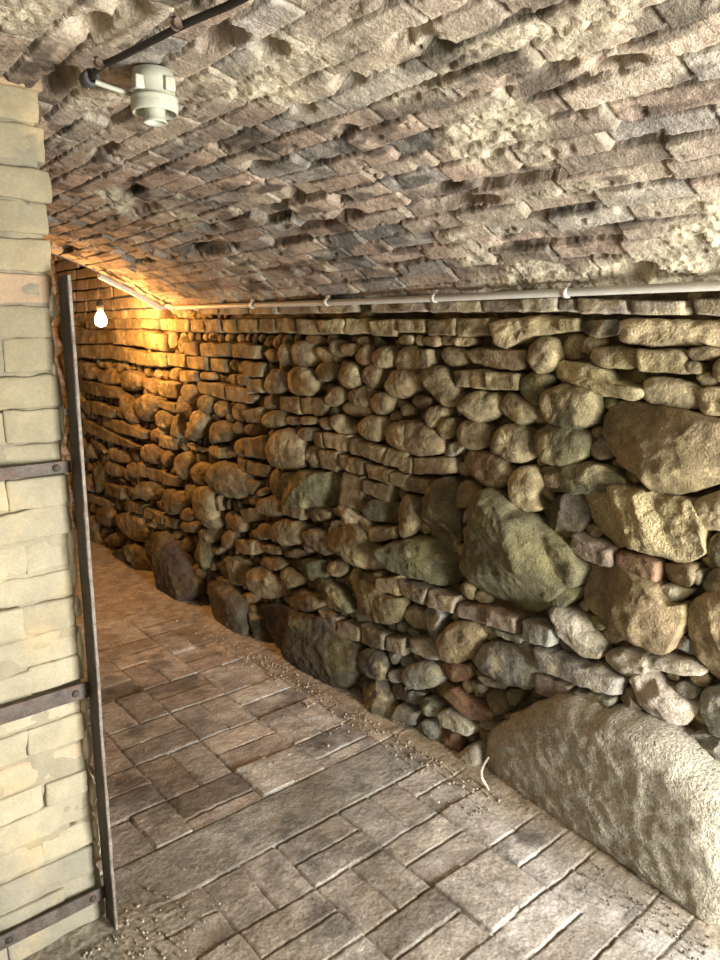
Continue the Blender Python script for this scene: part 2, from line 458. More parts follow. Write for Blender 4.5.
b 25 3290,1379 3150,1376 3139,1316 3289,1317
r 22 3792,1308 3623,1328 3659,1253 3786,1247
b 25 3613,1307 3442,1307 3432,1257 3607,1249
r 12 3418,1308 3267,1311 3271,1271 3416,1267
r 14 3135,1304 3059,1309 3052,1259 3133,1257
r 14 3044,1310 2934,1312 2937,1265 3038,1260
b 25 3899,1237 3677,1241 3687,1151 3893,1152
r 34 3596,1231 3452,1255 3441,1181 3541,1133 3605,1171
b 25 3449,1259 3159,1254 3164,1180 3431,1202
b 25 3152,1248 2935,1247 2939,1176 3144,1181
b 25 5220,1182 4791,1176 4479,1151 4441,1100 4807,1093 5212,1095
r 34 5254,1320 4894,1286 4859,1196 5226,1206
r 30 4868,1252 4578,1283 4524,1195 4784,1173
r 36 4517,1265 4201,1281 4135,1184 4434,1150
r 29 4108,1253 3888,1238 3931,1150 4089,1155
b 25 5281,1028 4858,1049 4539,1026 4637,966 5195,956
r 49 4217,1119 4016,1159 3912,1109 4073,985 4239,1002 4309,1064
r 39 3982,1042 3830,1088 3728,1049 3752,984 3881,949 3972,986
b 25 3967,1123 3706,1123 3709,1069 3922,1090
b 25 3737,1048 3663,1071 3675,932 3770,937
r 53 3604,985 3527,1070 3433,1119 3345,1083 3364,1023 3478,955 3578,930
b 25 4838,956 4470,950 4110,928 4155,880 4539,872 4854,893
b 25 5227,904 4843,880 4483,847 4201,826 4292,798 4778,794 5197,823
r 32 4094,930 3918,974 3888,909 4052,860
b 25 3921,927 3728,922 3766,855 3934,857
r 31 3325,1042 3179,1072 3089,1039 3158,969 3305,960
r 28 3431,1171 3335,1193 3281,1154 3341,1093 3423,1107
r 24 3296,1153 3179,1177 3127,1139 3183,1093 3274,1092
r 26 3109,1154 3000,1177 2952,1140 3004,1083 3101,1087
r 19 3122,1061 3037,1085 3013,1030 3099,1015
r 28 3107,971 3009,1017 2961,975 2988,918 3085,918
aT 18 3349,929 3150,939 3111,901 3264,875 3353,884
aT 8 3630,910 3352,907 3379,887 3601,881
r 34 4207,812 4074,864 3932,814 3976,750 4159,742
r 33 3926,815 3827,861 3780,803 3855,744 3936,764
r 45 3764,788 3681,857 3570,832 3579,739 3708,697
b 25 4269,713 3921,706 3930,630 4285,632
b 25 3917,709 3749,708 3756,642 3926,630
r 37 3565,773 3475,825 3371,801 3393,724 3505,691 3569,728
r 50 3342,792 3233,865 2973,846 2929,759 3114,688 3334,720
r 39 4276,570 4101,626 3933,617 3998,531 4248,487
r 19 5191,770 4922,766 4785,702 5049,706
r 26 4735,766 4416,753 4466,674 4752,671
r 29 4795,669 4516,636 4566,572 4863,564
r 31 4431,700 4300,667 4349,589 4464,623
b 25 5217,1530 4547,1524 4540,1446 5229,1430
b 25 4525,1527 4071,1522 4066,1427 4520,1438
b 25 4054,1518 3796,1495 3807,1409 4049,1420
b 25 5231,1421 4564,1429 4090,1389 4081,1320 4579,1346 5249,1338
b 25 4053,1390 3792,1395 3791,1323 4046,1314
r 43 3975,506 3882,621 3675,607 3667,529 3796,473 3944,468
b 25 5270,349 4940,368 4744,361 4809,312 5226,303
b 25 4882,490 4498,516 4551,432 4898,409
r 20 4507,528 4307,526 4349,459 4519,455
b 25 4438,438 4219,452 4224,388 4448,371
b 25 4208,449 4067,442 4094,380 4223,371
b 25 4071,441 3921,442 3946,385 4087,373
b 25 3928,441 3744,453 3785,386 3940,378
aT 13 4382,351 4167,368 3905,360 3950,342 4265,319
r 25 3735,510 3640,546 3559,528 3580,475 3708,457
r 31 3753,436 3512,495 3532,418 3725,384
r 60 3537,647 3436,696 3300,701 3294,603 3260,508 3396,486 3518,528
b 25 3333,657 3242,683 3232,602 3328,584
r 32 3494,451 3304,509 3277,458 3374,393 3484,398
r 27 3242,582 3137,619 3009,587 3025,526 3179,521
r 33 3244,483 3139,515 3101,458 3204,396 3263,418
b 25 3104,477 2917,512 2921,441 3082,417
r 49 5087,285 4719,335 4788,187 5113,159
r 52 4737,295 4316,380 4163,304 4258,194 4571,196
r 36 4972,63 4721,170 4585,140 4795,42
r 39 5114,-38 4934,27 4842,-36 5077,-114
gD 59 4898,-122 4766,20 4523,105 4306,82 4326,-52 4430,-125 4702,-152
a 63 4478,131 4291,174 4217,100 4199,-53 4329,2
gD 106 4129,182 4066,300 3906,343 3736,306 3643,249 3616,194 3494,149 3534,57 3680,-37 3971,-114 4106,-74 4108,50
r 20 3876,362 3743,385 3763,327 3865,313
r 30 3732,330 3667,379 3620,340 3659,273 3732,272
aG 57 3554,358 3464,426 3359,372 3384,260 3483,219 3563,263
r 18 3381,371 3256,407 3271,357 3369,341
r 28 3717,174 3605,222 3463,201 3548,121 3689,131
a 42 3291,299 3170,368 3009,356 3001,272 3153,216 3267,244
r 19 3416,295 3336,307 3335,253 3415,238
gD 70 3472,104 3383,185 3232,208 3097,195 2995,168 2964,51 3008,-38 3176,-89 3354,-94 3509,-63
r 18 3379,214 3199,232 3199,200 3325,166
r 9 3152,387 2990,385 2989,355 3140,359
gD 33 5437,-283 5185,-137 4953,-139 4839,-188 5093,-205
""".strip().split('\n')
TINT = {'': (.225, .178, .104), 'T': (.33, .272, .165), 'D': (.10, .085, .062), 'G': (.125, .115, .066), 'L': (.40, .365, .29),
        'B': (.24, .235, .20), 'R': (.27, .165, .11), 'P': (.245, .20, .145), 'Y': (.40, .325, .175), 'V': (.30, .262, .205), 'H': (.38, .343, .282)}
def chaikin(P, n):
    for _ in range(n):
        Q = np.roll(P, -1, 0); P = np.stack([P * .75 + Q * .25, P * .25 + Q * .75], 1).reshape(-1, 2)
    return P
def resample(P, k):
    Q = np.concatenate([P, P[:1]]); d = np.linalg.norm(np.diff(Q, axis=0), axis=1); s = np.concatenate([[0], np.cumsum(d)])
    t = np.linspace(0, s[-1], k, endpoint=False)
    return np.stack([np.interp(t, s, Q[:, 0]), np.interp(t, s, Q[:, 1])], 1)
def area(P):
    x, y = P[:, 0], P[:, 1]; return .5 * abs(np.dot(x, np.roll(y, -1)) - np.dot(y, np.roll(x, -1)))
def stone(mb, P, D, kind, tint, seed, base=WALL_X, code=''):
    r_ = np.random.default_rng(seed)
    P = np.array(P, float)
    x, y = P[:, 0], P[:, 1]
    if np.dot(x, np.roll(y, -1)) - np.dot(y, np.roll(x, -1)) < 0: P = P[::-1]
    per = np.linalg.norm(np.diff(np.concatenate([P, P[:1]]), axis=0), axis=1).sum()
    if kind == 'b':
        Q = np.roll(P, -1, 0); P = np.stack([P * .95 + Q * .05, P * .5 + Q * .5, P * .05 + Q * .95], 1).reshape(-1, 2)
    else:
        if kind in 'ag':
            Q = np.roll(P, -1, 0); P = np.stack([P * .86 + Q * .14, P * .14 + Q * .86], 1).reshape(-1, 2)
        P = chaikin(P, {'r': 2, 'a': 1, 'g': 1}[kind])
    k = int(np.clip(per / .0075, 24, 190))
    P = resample(P, k); c = P.mean(0)
    sz = math.sqrt(area(P))
    P = P + np.stack([fbm(p3(P[:, 0] / .05, P[:, 1] / .05, 3.1), 3, seed), fbm(p3(P[:, 0] / .05, P[:, 1] / .05, 9.7), 3, seed + 5)], 1) * min(.009, sz * .06)
    nr = int(np.clip(sz / .011, 6, 40))
    fr = np.concatenate([np.linspace(0, 1, nr + 1)[:-1] ** .85 * .9, [.90, .95, .98, 1.0]])[1:]
    fr = np.unique(np.round(fr, 4))
    X = c + (P - c)[None] * fr[:, None, None]                 # rings, k, 2
    r = np.broadcast_to(fr[:, None], X.shape[:2])
    loc = (X - c)
    if kind == 'b':
        h = D * np.clip(1 - r ** 18, 0, 1) ** .6; til = .05
    elif kind == 'r':
        h = D * np.clip(1 - r ** 3.6, 0, 1) ** .5; til = .10
    elif kind == 'a':
        h = D * np.clip(1 - r ** 8, 0, 1) ** .5; til = .16
    else:
        h = D * np.clip(1 - r ** 8, 0, 1) ** .55; til = .10
    if kind in 'ag' and code != 'H':
        for q in range(5):
            th = r_.uniform(0, 6.283); sl = r_.uniform(.25, .8)
            d0 = r_.uniform(.2, .75) * sz * .5
            pl = D * r_.uniform(.75, 1.05) - sl * (loc[..., 0] * math.cos(th) + loc[..., 1] * math.sin(th) - d0)
            h = np.minimum(h, np.maximum(pl, h * .25))
    h = h + (loc[..., 0] * r_.normal(0, til) + loc[..., 1] * r_.normal(0, til))
    q3 = p3(X[..., 0], X[..., 1], seed * 1.7)
    roughk = {'b': .6, 'r': .8, 'a': .8, 'g': .7}[kind] * (1.7 if code in ('T', 'Y') else 1.0)
    amp = {'b': .005, 'r': .09 * D, 'a': .12 * D, 'g': .10 * D}[kind]
    h = h + amp * fbm(q3 / (sz * .5 + .02), 4, seed) + (.0035 * fbm(q3 / np.array([.022, .05, 1]), 4, seed + 8, .65) if code == 'H' else 0) + roughk * (.0060 * fbm(q3 / .034, 4, seed + 3, .65) - .0035 * np.abs(fbm(q3 / .05, 3, seed + 4)))
    if kind == 'g':
        h = h - .007 * np.abs(fbm(q3 / np.array([.09, .09, 1]), 3, seed + 11))
    h = h + r_.uniform(-.006, .010)
    V = np.stack([base - h, X[..., 0], X[..., 1]], -1)
    back = []
    for sc, dep in ((1.0, .015), (.985, .04), (.95, .07)):
        B = c + (P - c) * sc
        back.append(np.stack([np.maximum(base - h[-1] + .004, base) + dep, B[:, 0], B[:, 1]], -1))
    V = np.concatenate([V, np.array(back)])
    cen = np.array([[base - h[0].mean() - .0005, c[0], c[1]]])
    m = len(V)
    v = np.concatenate([V.reshape(-1, 3), cen])
    # mild 3-D roughness, so edges are not clean
    v = v + np.stack([fbm(v * 30 + 50 * t, 2, seed + t) for t in range(3)], -1) * (.0025 if kind == 'b' else .004)
    f = flip(grid_faces(m, k, True))
    j = np.arange(k); tri = np.stack([np.full(k, m * k), (j + 1) % k, j], -1)
    tc = np.array(tint) * (1 + r_.normal(0, .10)) * (1 + r_.normal(0, .018, 3))
    var = 1 + (.16 if code == 'H' else .38) * fbm(v / (.25 * sz + .02) + seed, 4, seed + 21, .6)
    C = np.clip(tc, .02, .9)[None] * var[:, None]
    # lime mortar smeared over the stones, thickest high on the wall
    lm = sstep(.02, .40, fbm(v / .07 + 3, 4, 77, .6) + .22 * sstep(.75, 1.3, v[:, 2]) - .14 + (.25 if code in ('Y', 'T') else -.3 if kind == 'g' else 0))[:, None]
    C = C * (1 - .6 * lm) + np.array([.50, .42, .245]) * .6 * lm
    mb.add(v, [f, tri], C)

def build_stone_wall():
    body = MB(); parts = []
    cell = .006; S0, S1, Z1 = .25, 5.6, 1.60
    ns, nz = int((S1 - S0) / cell), int(Z1 / cell)
    occ = np.zeros((ns, nz), bool)
    cs = S0 + (np.arange(ns) + .5) * cell; cz = (np.arange(nz) + .5) * cell
    def mark(P, grow=1.0):
        c = P.mean(0); P = c + (P - c) * grow
        i0 = max(0, int((P[:, 0].min() - S0) / cell)); i1 = min(ns, int((P[:, 0].max() - S0) / cell) + 2)
        j0 = max(0, int(P[:, 1].min() / cell)); j1 = min(nz, int(P[:, 1].max() / cell) + 2)
        if i0 >= i1 or j0 >= j1: return
        A, B = np.meshgrid(cs[i0:i1], cz[j0:j1], indexing='ij'); ins = np.zeros(A.shape, bool)
        for a in range(len(P)):
            x0, y0 = P[a - 1]; x1, y1 = P[a]
            cond = ((y0 > B) != (y1 > B)) & (A < (x1 - x0) * (B - y0) / (y1 - y0 + 1e-12) + x0)
            ins ^= cond
        occ[i0:i1, j0:j1] |= ins
    for n_, line in enumerate(STONES):
        t, D, *pts = line.split(); D = int(D) / 1000
        P = np.array([[int(q) / 1000 for q in p.split(',')] for p in pts])
        kind = t[0]; tint = TINT[t[1:]]
        mark(P)
        ext = P.max(0) - P.min(0)
        P2 = P.mean(0) + (P - P.mean(0)) * {'r': 1.12, 'a': 1.10, 'g': 1.06, 'b': 1.05}[kind]
        if t == 'gH':
            P2[P2[:, 1] < .35, 1] -= .10; P2[P2[:, 0] > 1.2, 0] += .04; P2[(P2[:, 0] > 1.1) & (P2[:, 1] > .08), 1] += .04
        a = area(P)
        if kind == 'b' or a < .0085:
            stone(body, P2, D, kind, tint, 100 + n_, WALL_X, t[1:])
        else:
            parts.append((a, kind, t[1:], P2, D, tint, 100 + n_))
    # gaps between the traced stones are packed with smaller rubble
    fr = np.random.default_rng(3); k = 0
    for rad in (.13, .095, .07, .052, .038, .027, .021):
        q = max(1, int(rad / cell)); free = ~occ
        er = free.copy()
        for it in range(q):
            e = er.copy(); e[1:] &= er[:-1]; e[:-1] &= er[1:]; e[:, 1:] &= er[:, :-1]; e[:, :-1] &= er[:, 1:]
            e[0] = e[-1] = False; er = e
        idx = np.argwhere(er); fr.shuffle(idx)
        for i, j in idx[:6000]:
            i0, i1, j0, j1 = max(0, i - q), min(ns, i + q + 1), max(0, j - q), min(nz, j + q + 1)
            if occ[i0:i1, j0:j1].mean() > .12 or occ[i, j]: continue
            st = fr.uniform(1.0, 1.5); th = fr.normal(-.05, .3); nn = 9
            ang = np.linspace(0, 6.283, nn, endpoint=False) + fr.uniform(-.2, .2, nn)
            rr = rad * fr.uniform(.85, 1.2, nn)
            L = np.stack([np.cos(ang) * rr * st, np.sin(ang) * rr / st ** .3], 1)
            P = np.stack([L[:, 0] * math.cos(th) - L[:, 1] * math.sin(th), L[:, 0] * math.sin(th) + L[:, 1] * math.cos(th)], 1) + (cs[i], cz[j])
            mark(P, 1.02)
            kind = 'r' if fr.random() < .6 else 'a'
            tint = TINT[fr.choice(['', '', '', 'G', 'D', 'B' if cz[j] < .7 and cs[i] < 2.2 else '', 'P'])]
            stone(body, P, min(.055, rad * .7), kind, tint, 2000 + k, WALL_X + .018 + fr.uniform(0, .02)); k += 1
    # mortar and earth behind the stones, running the whole wall
    ys = np.concatenate([np.linspace(-1.5, .3, 40), np.linspace(.31, 5.6, 520)]); zs = np.linspace(-.02, 1.64, 170)
    Y, Z = np.meshgrid(ys, zs, indexing='ij')
    X = WALL_X + .042 + .020 * fbm(p3(Y / .12, Z / .09, 1), 4, 5) + .006 * fbm(p3(Y / .02, Z / .02, 1), 3, 8)
    cc = np.array([.15, .115, .072])[None] * (1 + .3 * fbm(p3(Y / .2, Z / .2, 2), 3, 9)).reshape(-1, 1)
    X = X + .07 * (sstep(3.60, 3.63, Y) - sstep(3.88, 3.91, Y)) * (sstep(1.558, 1.568, Z))
    body.add(p3(X, Y, Z).reshape(-1, 3), [flip(grid_faces(len(ys), len(zs)))], cc)
    # solid rear of the wall
    hbox(body, (WALL_X + .09, -1.5, -.02), (WALL_X + .4, 5.6, 1.64), (.2, .16, .1))
    # higher brickwork of the end bay, above the springing line of the vault
    r2 = np.random.default_rng(12)
    for row in range(9):
        z0 = 1.575 + row * .073; y = 3.90 if row == 0 else 3.80 - r2.uniform(0, .04)
        while y < 5.55:
            L = r2.uniform(.20, .26); d = r2.normal(0, .004)
            rbox(body, (WALL_X - .01 + d, y, z0), (WALL_X + .09, y + L - .008, z0 + .066), np.array([.46, .38, .27]) * r2.uniform(.88, 1.1), .010, .004, int(y * 100) + row, .03)
            y += L
    hbox(body, (WALL_X - .002, 3.90, 1.57), (WALL_X + .4, 5.6, 2.35), (.44, .36, .25))
    hbox(body, (WALL_X - .002, 3.76, 1.64), (WALL_X + .4, 5.6, 2.35), (.44, .36, .25))
    wall = body.build('wall_right', M_stone)
    tag(wall, 'rough wall of fieldstones, boulders and bricks along the right side of the passage', 'wall', kind='structure')
    parts.sort(key=lambda q: -q[0])
    for a, kind, code, P, D, tint, seed in parts[:90]:
        mb = MB(); stone(mb, P, D, kind, tint, seed, WALL_X, code)
        o = mb.build('boulder' if a > .03 else 'fieldstone', M_granite if code in ('H', 'Y') else M_stone, wall)
        if code == 'H': o['label'] = 'huge pale granite boulder resting on the floor'
    rest = MB(); any_ = False
    for a, kind, code, P, D, tint, seed in parts[90:]:
        any_ = True; stone(rest, P, D, kind, tint, seed)
    if any_:
        o = rest.build('fieldstone', M_stone, wall); o['kind'] = 'stuff'
    return wall
wall_right = build_stone_wall()

# ------------------------------------------------------------------ brick vault
GAPS = [(1.19, 0.109, 0.043, 0.015), (1.306, 0.092, 0.066, 0.015), (1.177, 0.271, 0.061, 0.015), (1.143, 0.344, 0.045, 0.015), (1.623, 0.138, 0.1, 0.015), (1.298, 0.522, 0.03, 0.015), (1.129, 0.503, 0.033, 0.015), (1.292, 0.635, 0.03, 0.015), (0.928, 0.466, 0.044, 0.015), (0.694, 0.701, 0.043, 0.015), (3.053, 0.578, 0.03, 0.025), (2.958, 0.648, 0.03, 0.026), (2.016, 0.383, 0.089, 0.015), (2.471, 0.688, 0.111, 0.026), (2.916, 0.996, 0.04, 0.031), (2.356, 0.876, 0.048, 0.022), (2.566, 1.006, 0.185, 0.028), (1.763, 0.832, 0.03, 0.02), (1.605, 0.882, 0.03, 0.017), (1.689, 0.971, 0.061, 0.019), (1.886, 0.993, 0.107, 0.015), (1.675, 0.651, 0.046, 0.015), (1.674, 0.539, 0.03, 0.015), (1.277, 1.019, 0.089, 0.017), (1.287, 0.939, 0.05, 0.015), (1.011, 1.391, 0.062, 0.026), (0.909, 0.512, 0.03, 0.015), (0.787, 0.666, 0.031, 0.015)]
def vault_surface(mb, ys, aa, raise_=0., seed=0, tintbase=(.36, .30, .235)):
    S, A = np.meshgrid(ys, aa, indexing='ij')
    wob = .009 * fbm(p3(S / .5, A / .3, 4), 2, 31 + seed) + .0022 * fbm(p3(S / .03, A / .03, 4), 3, 33 + seed)
    pitch = .0672
    a2 = A + wob + .02 * np.sin(S * 1.3)
    row = np.floor(a2 / pitch).astype(int); fa = a2 / pitch - row
    rr = np.random.default_rng(5 + seed); offs = rr.uniform(0, 1, 400); lens = rr.uniform(.19, .25, 400)
    s2 = S + .004 * fbm(p3(S / .1, A / .07, 8), 3, 35 + seed)
    u = s2 / lens[row % 400] + offs[row % 400]; bi = np.floor(u).astype(int); fu = u - bi
    bid = (row * 131 + bi * 7919) % 4096
    tab = np.random.default_rng(77 + seed)
    dz = tab.normal(0, .0052, 4096) - .006 * (tab.random(4096) < .15); ta = tab.normal(.055, .05, 4096); ts = tab.normal(0, .035, 4096)
    miss = tab.random(4096) < .035; shade = tab.normal(1, .20, 4096); hue = tab.random(4096)
    ea = np.minimum(fa, 1 - fa) * pitch; es = np.minimum(fu, 1 - fu) * lens[row % 400]
    rag = .0022 * fbm(p3(S / .015, A / .015, 6), 3, 41 + seed)
    e = np.minimum(ea, es) + rag
    near = sstep(1.9, .7, S) * sstep(.4, 1.0, A)
    mort = sstep(-.02, .30, fbm(p3(S / .34, A / .20, 2), 4, 51 + seed) + .26 * near - .24)
    chip = sstep(.36, .5, fbm(p3(S / .06, A / .04, bid * .37), 3, 57 + seed))
    rl = .5 + .5 * sstep(.45, .95, A) * sstep(2.3, 1.6, S)
    brick = rl * (dz[bid] + ta[bid] * (fa - .5) * pitch + ts[bid] * (fu - .5) * .2) - .024 * miss[bid] - .008 * chip
    joint = -(.010 + .008 * rl) * (1 - sstep(.0008, .0058, e))
    face = brick + joint + .0022 * fbm(p3(S / .012, A / .012, 6), 3, 61 + seed)
    crumb = fbm(p3(S / .035, A / .028, 3), 5, 65 + seed, .62)
    mh = .001 + .015 * crumb + .006 * fbm(p3(S / .15, A / .1, 5), 3, 68 + seed)
    h = face * (1 - mort) + (.30 * face + mh) * mort
    for gk, (gs, ga, ls, la) in enumerate(GAPS if seed == 0 else []):
        big = gk < 5
        la = max(la * 1.25, .028 if big else 0)
        d = np.sqrt(((S - gs) / ls) ** 2 + ((A - ga) / la) ** 2) + .30 * fbm(p3(S / .05, A / .03, 2), 3, 71)
        h = h - (.055 * (1 - sstep(.6, 1.2, d)) if big else .032 * (1 - sstep(.4, 1.5, d)))
    h = np.clip(h, -.085, .04)
    # h > 0 hangs lower
    rad = VR - h
    th = A / VR
    X = VC[0] + rad * np.sin(th); Z = VC[1] + rad * np.cos(th) + raise_
    base = np.array(tintbase)
    warm = np.array([.37, .29, .225]); grey = np.array([.31, .285, .25]); lime = np.array([.50, .45, .34])
    hb = hue[bid][..., None]
    cb = .9 * np.where(hb < .3, warm, np.where(hb < .75, base, grey)) * shade[bid][..., None]
    wash = sstep(-.05, .5, fbm(p3(S / .25, A / .14, 13), 4, 81 + seed))[..., None]
    cb = cb * (1 - .45 * wash) + lime * .45 * wash
    jl = sstep(-.1, .35, fbm(p3(S / .4, A / .3, 19), 3, 83 + seed) - .05 + .18 * sstep(.9, .4, A))
    jm = (1 - sstep(.0, .0055, e)) * (1 - sstep(.0, .004, -h - .013))
    cb = cb * (1 - .85 * (jm * (1 - jl))[..., None])
    cb = cb * (1 - .5 * (jm * jl)[..., None]) + np.array([.52, .48, .38]) * .5 * (jm * jl)[..., None]
    soot = sstep(.14, .42, fbm(p3(S / .12, A / .06, 23), 4, 91 + seed))[..., None]
    cb = cb * (1 - .6 * soot)
    cm = np.array([.47, .42, .31]) * (1 + .35 * crumb[..., None])
    c = cb * (1 - mort[..., None]) + cm * mort[..., None]
    mb.add(p3(X, S, Z).reshape(-1, 3), [grid_faces(len(ys), len(aa))], np.clip(c, .02, .85).reshape(-1, 3))
def build_ceiling():
    mb = MB()
    ys = np.concatenate([np.linspace(-1.5, .3, 16)[:-1], np.arange(.3, 2.0, .0045), np.arange(2.0, 3.76, .0075)])
    aa = np.concatenate([np.linspace(-1.55, -.05, 16)[:-1], np.arange(-.05, 1.66, .0042)])
    vault_surface(mb, ys, aa)
    # end face of the vault ring and the higher vault of the end bay
    th = np.linspace(-1.55, 1.575, 60) / VR
    ring = []
    for rad in (VR - .005, VR + .45):
        ring.append(np.stack([VC[0] + rad * np.sin(th), np.full(60, 3.755), VC[1] + rad * np.cos(th)], -1))
    mb.add(np.array(ring).reshape(-1, 3), [grid_faces(2, 60)], (.36, .3, .23))
    vault_surface(mb, np.arange(3.74, 5.6, .02), np.arange(-1.55, 1.60, .02), .42, 3)
    # ragged earth filling above the vault keeps daylight out
    roof = []
    for rad in (VR + .10, VR + .10):
        pass
    o = mb.build('ceiling', M_vault)
    tag(o, 'low barrel vault of crumbling brick', 'ceiling', kind='structure')
    sol = MB()
    return o
build_ceiling()

# ------------------------------------------------------------------ brick floor
def build_floor():
    mb = MB()
    xs = np.concatenate([np.linspace(-1.25, .05, 14)[:-1], np.arange(.05, 1.97, .0046)])
    ys = np.concatenate([np.linspace(-1.5, .45, 16)[:-1], np.arange(.45, 2.9, .0042), np.arange(2.9, 4.9, .010), np.linspace(4.9, 5.6, 12)])
    Y, X = np.meshgrid(ys, xs, indexing='ij')
    wx = X + .006 * fbm(p3(X / .2, Y / .2, 1), 3, 5) + .0025 * fbm(p3(X / .03, Y / .03, 1), 2, 6)
    wy = Y + .006 * fbm(p3(X / .2, Y / .2, 7), 3, 7) + .0025 * fbm(p3(X / .03, Y / .03, 7), 2, 8)
    far = Y > 1.83
    def weave(x0, y0, px, py, par):
        cx = np.floor((wx - x0) / px).astype(int); cy = np.floor((wy - y0) / py).astype(int)
        fx = (wx - x0) / px - cx; fy = (wy - y0) / py - cy
        V = ((cx + cy + par) % 2) == 0            # V: bricks run along Y, split in X
        half = np.where(V, np.floor(fx * 2), np.floor(fy * 2)).astype(int)
        ex = np.where(V, np.minimum(np.abs(fx * 2 % 1), 1 - fx * 2 % 1) * px / 2, np.minimum(fx, 1 - fx) * px)
        ey = np.where(V, np.minimum(fy, 1 - fy) * py, np.minimum(fy * 2 % 1, 1 - fy * 2 % 1) * py / 2)
        return np.minimum(ex, ey), (cx * 37 + cy * 1013 + half * 5003 + 100000)
    e1, b1 = weave(.8685, 2.017, .2545, .2545, 0)
    e2, b2 = weave(1.02, 1.195, .245, .2085, 0)
    e = np.where(far, e1, e2); b = np.where(far, b1, b2) % 2048
    slab = (Y > 1.612 + .004 * fbm(p3(X / .05, 0, 0), 2, 3)) & (Y < 1.826)
    es = np.minimum(np.abs(Y - 1.612), np.abs(Y - 1.826))
    e = np.where(slab, es, np.minimum(e, np.where((Y > 1.5) & (Y < 2), es, 1)))
    tab = np.random.default_rng(21)
    dz = tab.normal(0, .0035, 2048); tx = tab.normal(0, .012, 2048); shade = tab.normal(1, .13, 2048); hue = tab.random(2048)
    fill = sstep(-.1, .45, fbm(p3(X / .12, Y / .12, 3), 4, 11))            # joints filled with sand here and there
    top = np.where(slab, .001, dz[b] + .0015 * fbm(p3(X / .05, Y / .05, b), 3, 13))
    jd = np.where(slab, .006, .0095) * (1 - .55 * fill)
    z = top - jd * (1 - sstep(.0008, .0046, e)) + .0012 * fbm(p3(X / .012, Y / .012, 5), 2, 15)
    # sand drifted along the wall and over the far end
    edge = 1.72 + .05 * fbm(p3(Y / .3, 0, 1), 3, 17) - .10 * sstep(2.2, 3.2, Y)
    drift = sstep(-.14, .06, X - edge + .05 * fbm(p3(X / .1, Y / .1, 1), 3, 18))
    drift = np.maximum(drift, sstep(3.15, 3.75, Y + .25 * fbm(p3(X / .2, Y / .2, 1), 3, 19)))
    pd = np.sqrt(((X - .45) / .30) ** 2 + ((Y - 1.56) / .16) ** 2)
    grit = sstep(1.1, .55, pd + .3 * fbm(p3(X / .06, Y / .06, 1), 3, 20))
    cov = np.maximum(drift * .92, grit * .85)
    sand = .006 + .010 * drift * sstep(-.1, .2, X - edge) + .003 * (1 - .6 * grit) * fbm(p3(X / .04, Y / .04, 9), 4, 22) + .0035 * np.maximum(0, fbm(p3(X / .011, Y / .011, 9), 2, 24)) * (1 + grit * .4)
    z = z * (1 - cov) + sand * cov
    base = np.array([.40, .355, .295]); red = np.array([.375, .325, .275]); grey = np.array([.34, .32, .29]); pale = np.array([.50, .47, .42])
    h_ = hue[b][..., None]
    c = np.where(h_ < .25, red, np.where(h_ < .55, base, np.where(h_ < .85, grey, pale))) * shade[b][..., None]
    near = (~far)[..., None]
    c = np.where(near, c * .35 + np.array([.40, .375, .335]) * .65 * shade[b][..., None] ** .5, c)
    slabc = np.array([.33, .32, .285]) * (1 + .15 * fbm(p3(X / .2, Y / .2, 1), 4, 26))[..., None]
    c = np.where(slab[..., None], slabc, c)
    # lime bloom on the bricks by the wall
    bloom = sstep(.12, .46, fbm(p3(X / .16, Y / .16, 4), 4, 28) + .42 * np.exp(-((X - 1.42) / .22) ** 2) - .22 + .22 * np.exp(-((Y - 2.25) / .28) ** 2) * np.exp(-((X - 1.35) / .35) ** 2) + .2 * np.exp(-((X - 1.58) / .12) ** 2) * (Y < 1.5))[..., None]
    c = c * (1 - .6 * bloom) + np.array([.60, .58, .55]) * .6 * bloom
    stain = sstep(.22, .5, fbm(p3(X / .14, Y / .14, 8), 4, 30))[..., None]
    grime_shade = sstep(-.25, .3, fbm(p3(X / .25, Y / .25, 18), 4, 36) + .55 * sstep(1.5, .8, X) - .30)[..., None]  # grime plus the viewer's soft shadow, painted together, stronger away from the stone wall
    c = c * (1 - .42 * stain) * (1 - np.array([.30, .33, .38]) * grime_shade)
    jl = np.array([.50, .45, .36])
    jm = (1 - sstep(.0005, .0035, e)) * np.where(slab, .4, 1) * (.25 + .75 * fill)
    c = c * (1 - .38 * jm[..., None]) + jl * .38 * jm[..., None]
    jdark = ((1 - sstep(.001, .004, e)) * (1 - fill) * .75)[..., None]
    c = c * (1 - jdark) + np.array([.07, .055, .04]) * jdark
    sc_ = np.array([.42, .355, .255]) * (1 + .2 * fbm(p3(X / .03, Y / .03, 2), 3, 32))[..., None]
    gc = np.array([.30, .275, .215]) * (1 + .35 * fbm(p3(X / .012, Y / .012, 2), 2, 34))[..., None]
    c = c * (1 - .85 * drift[..., None]) + sc_ * .85 * drift[..., None]
    c = c * (1 - .8 * grit[..., None]) + gc * .8 * grit[..., None]
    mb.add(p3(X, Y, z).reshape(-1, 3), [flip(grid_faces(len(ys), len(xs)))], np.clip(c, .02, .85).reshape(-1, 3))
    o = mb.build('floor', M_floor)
    tag(o, 'worn brick floor laid in pairs with a smooth stone threshold', 'floor', kind='structure')
build_floor()
g = MB(); gr = np.random.default_rng(41)
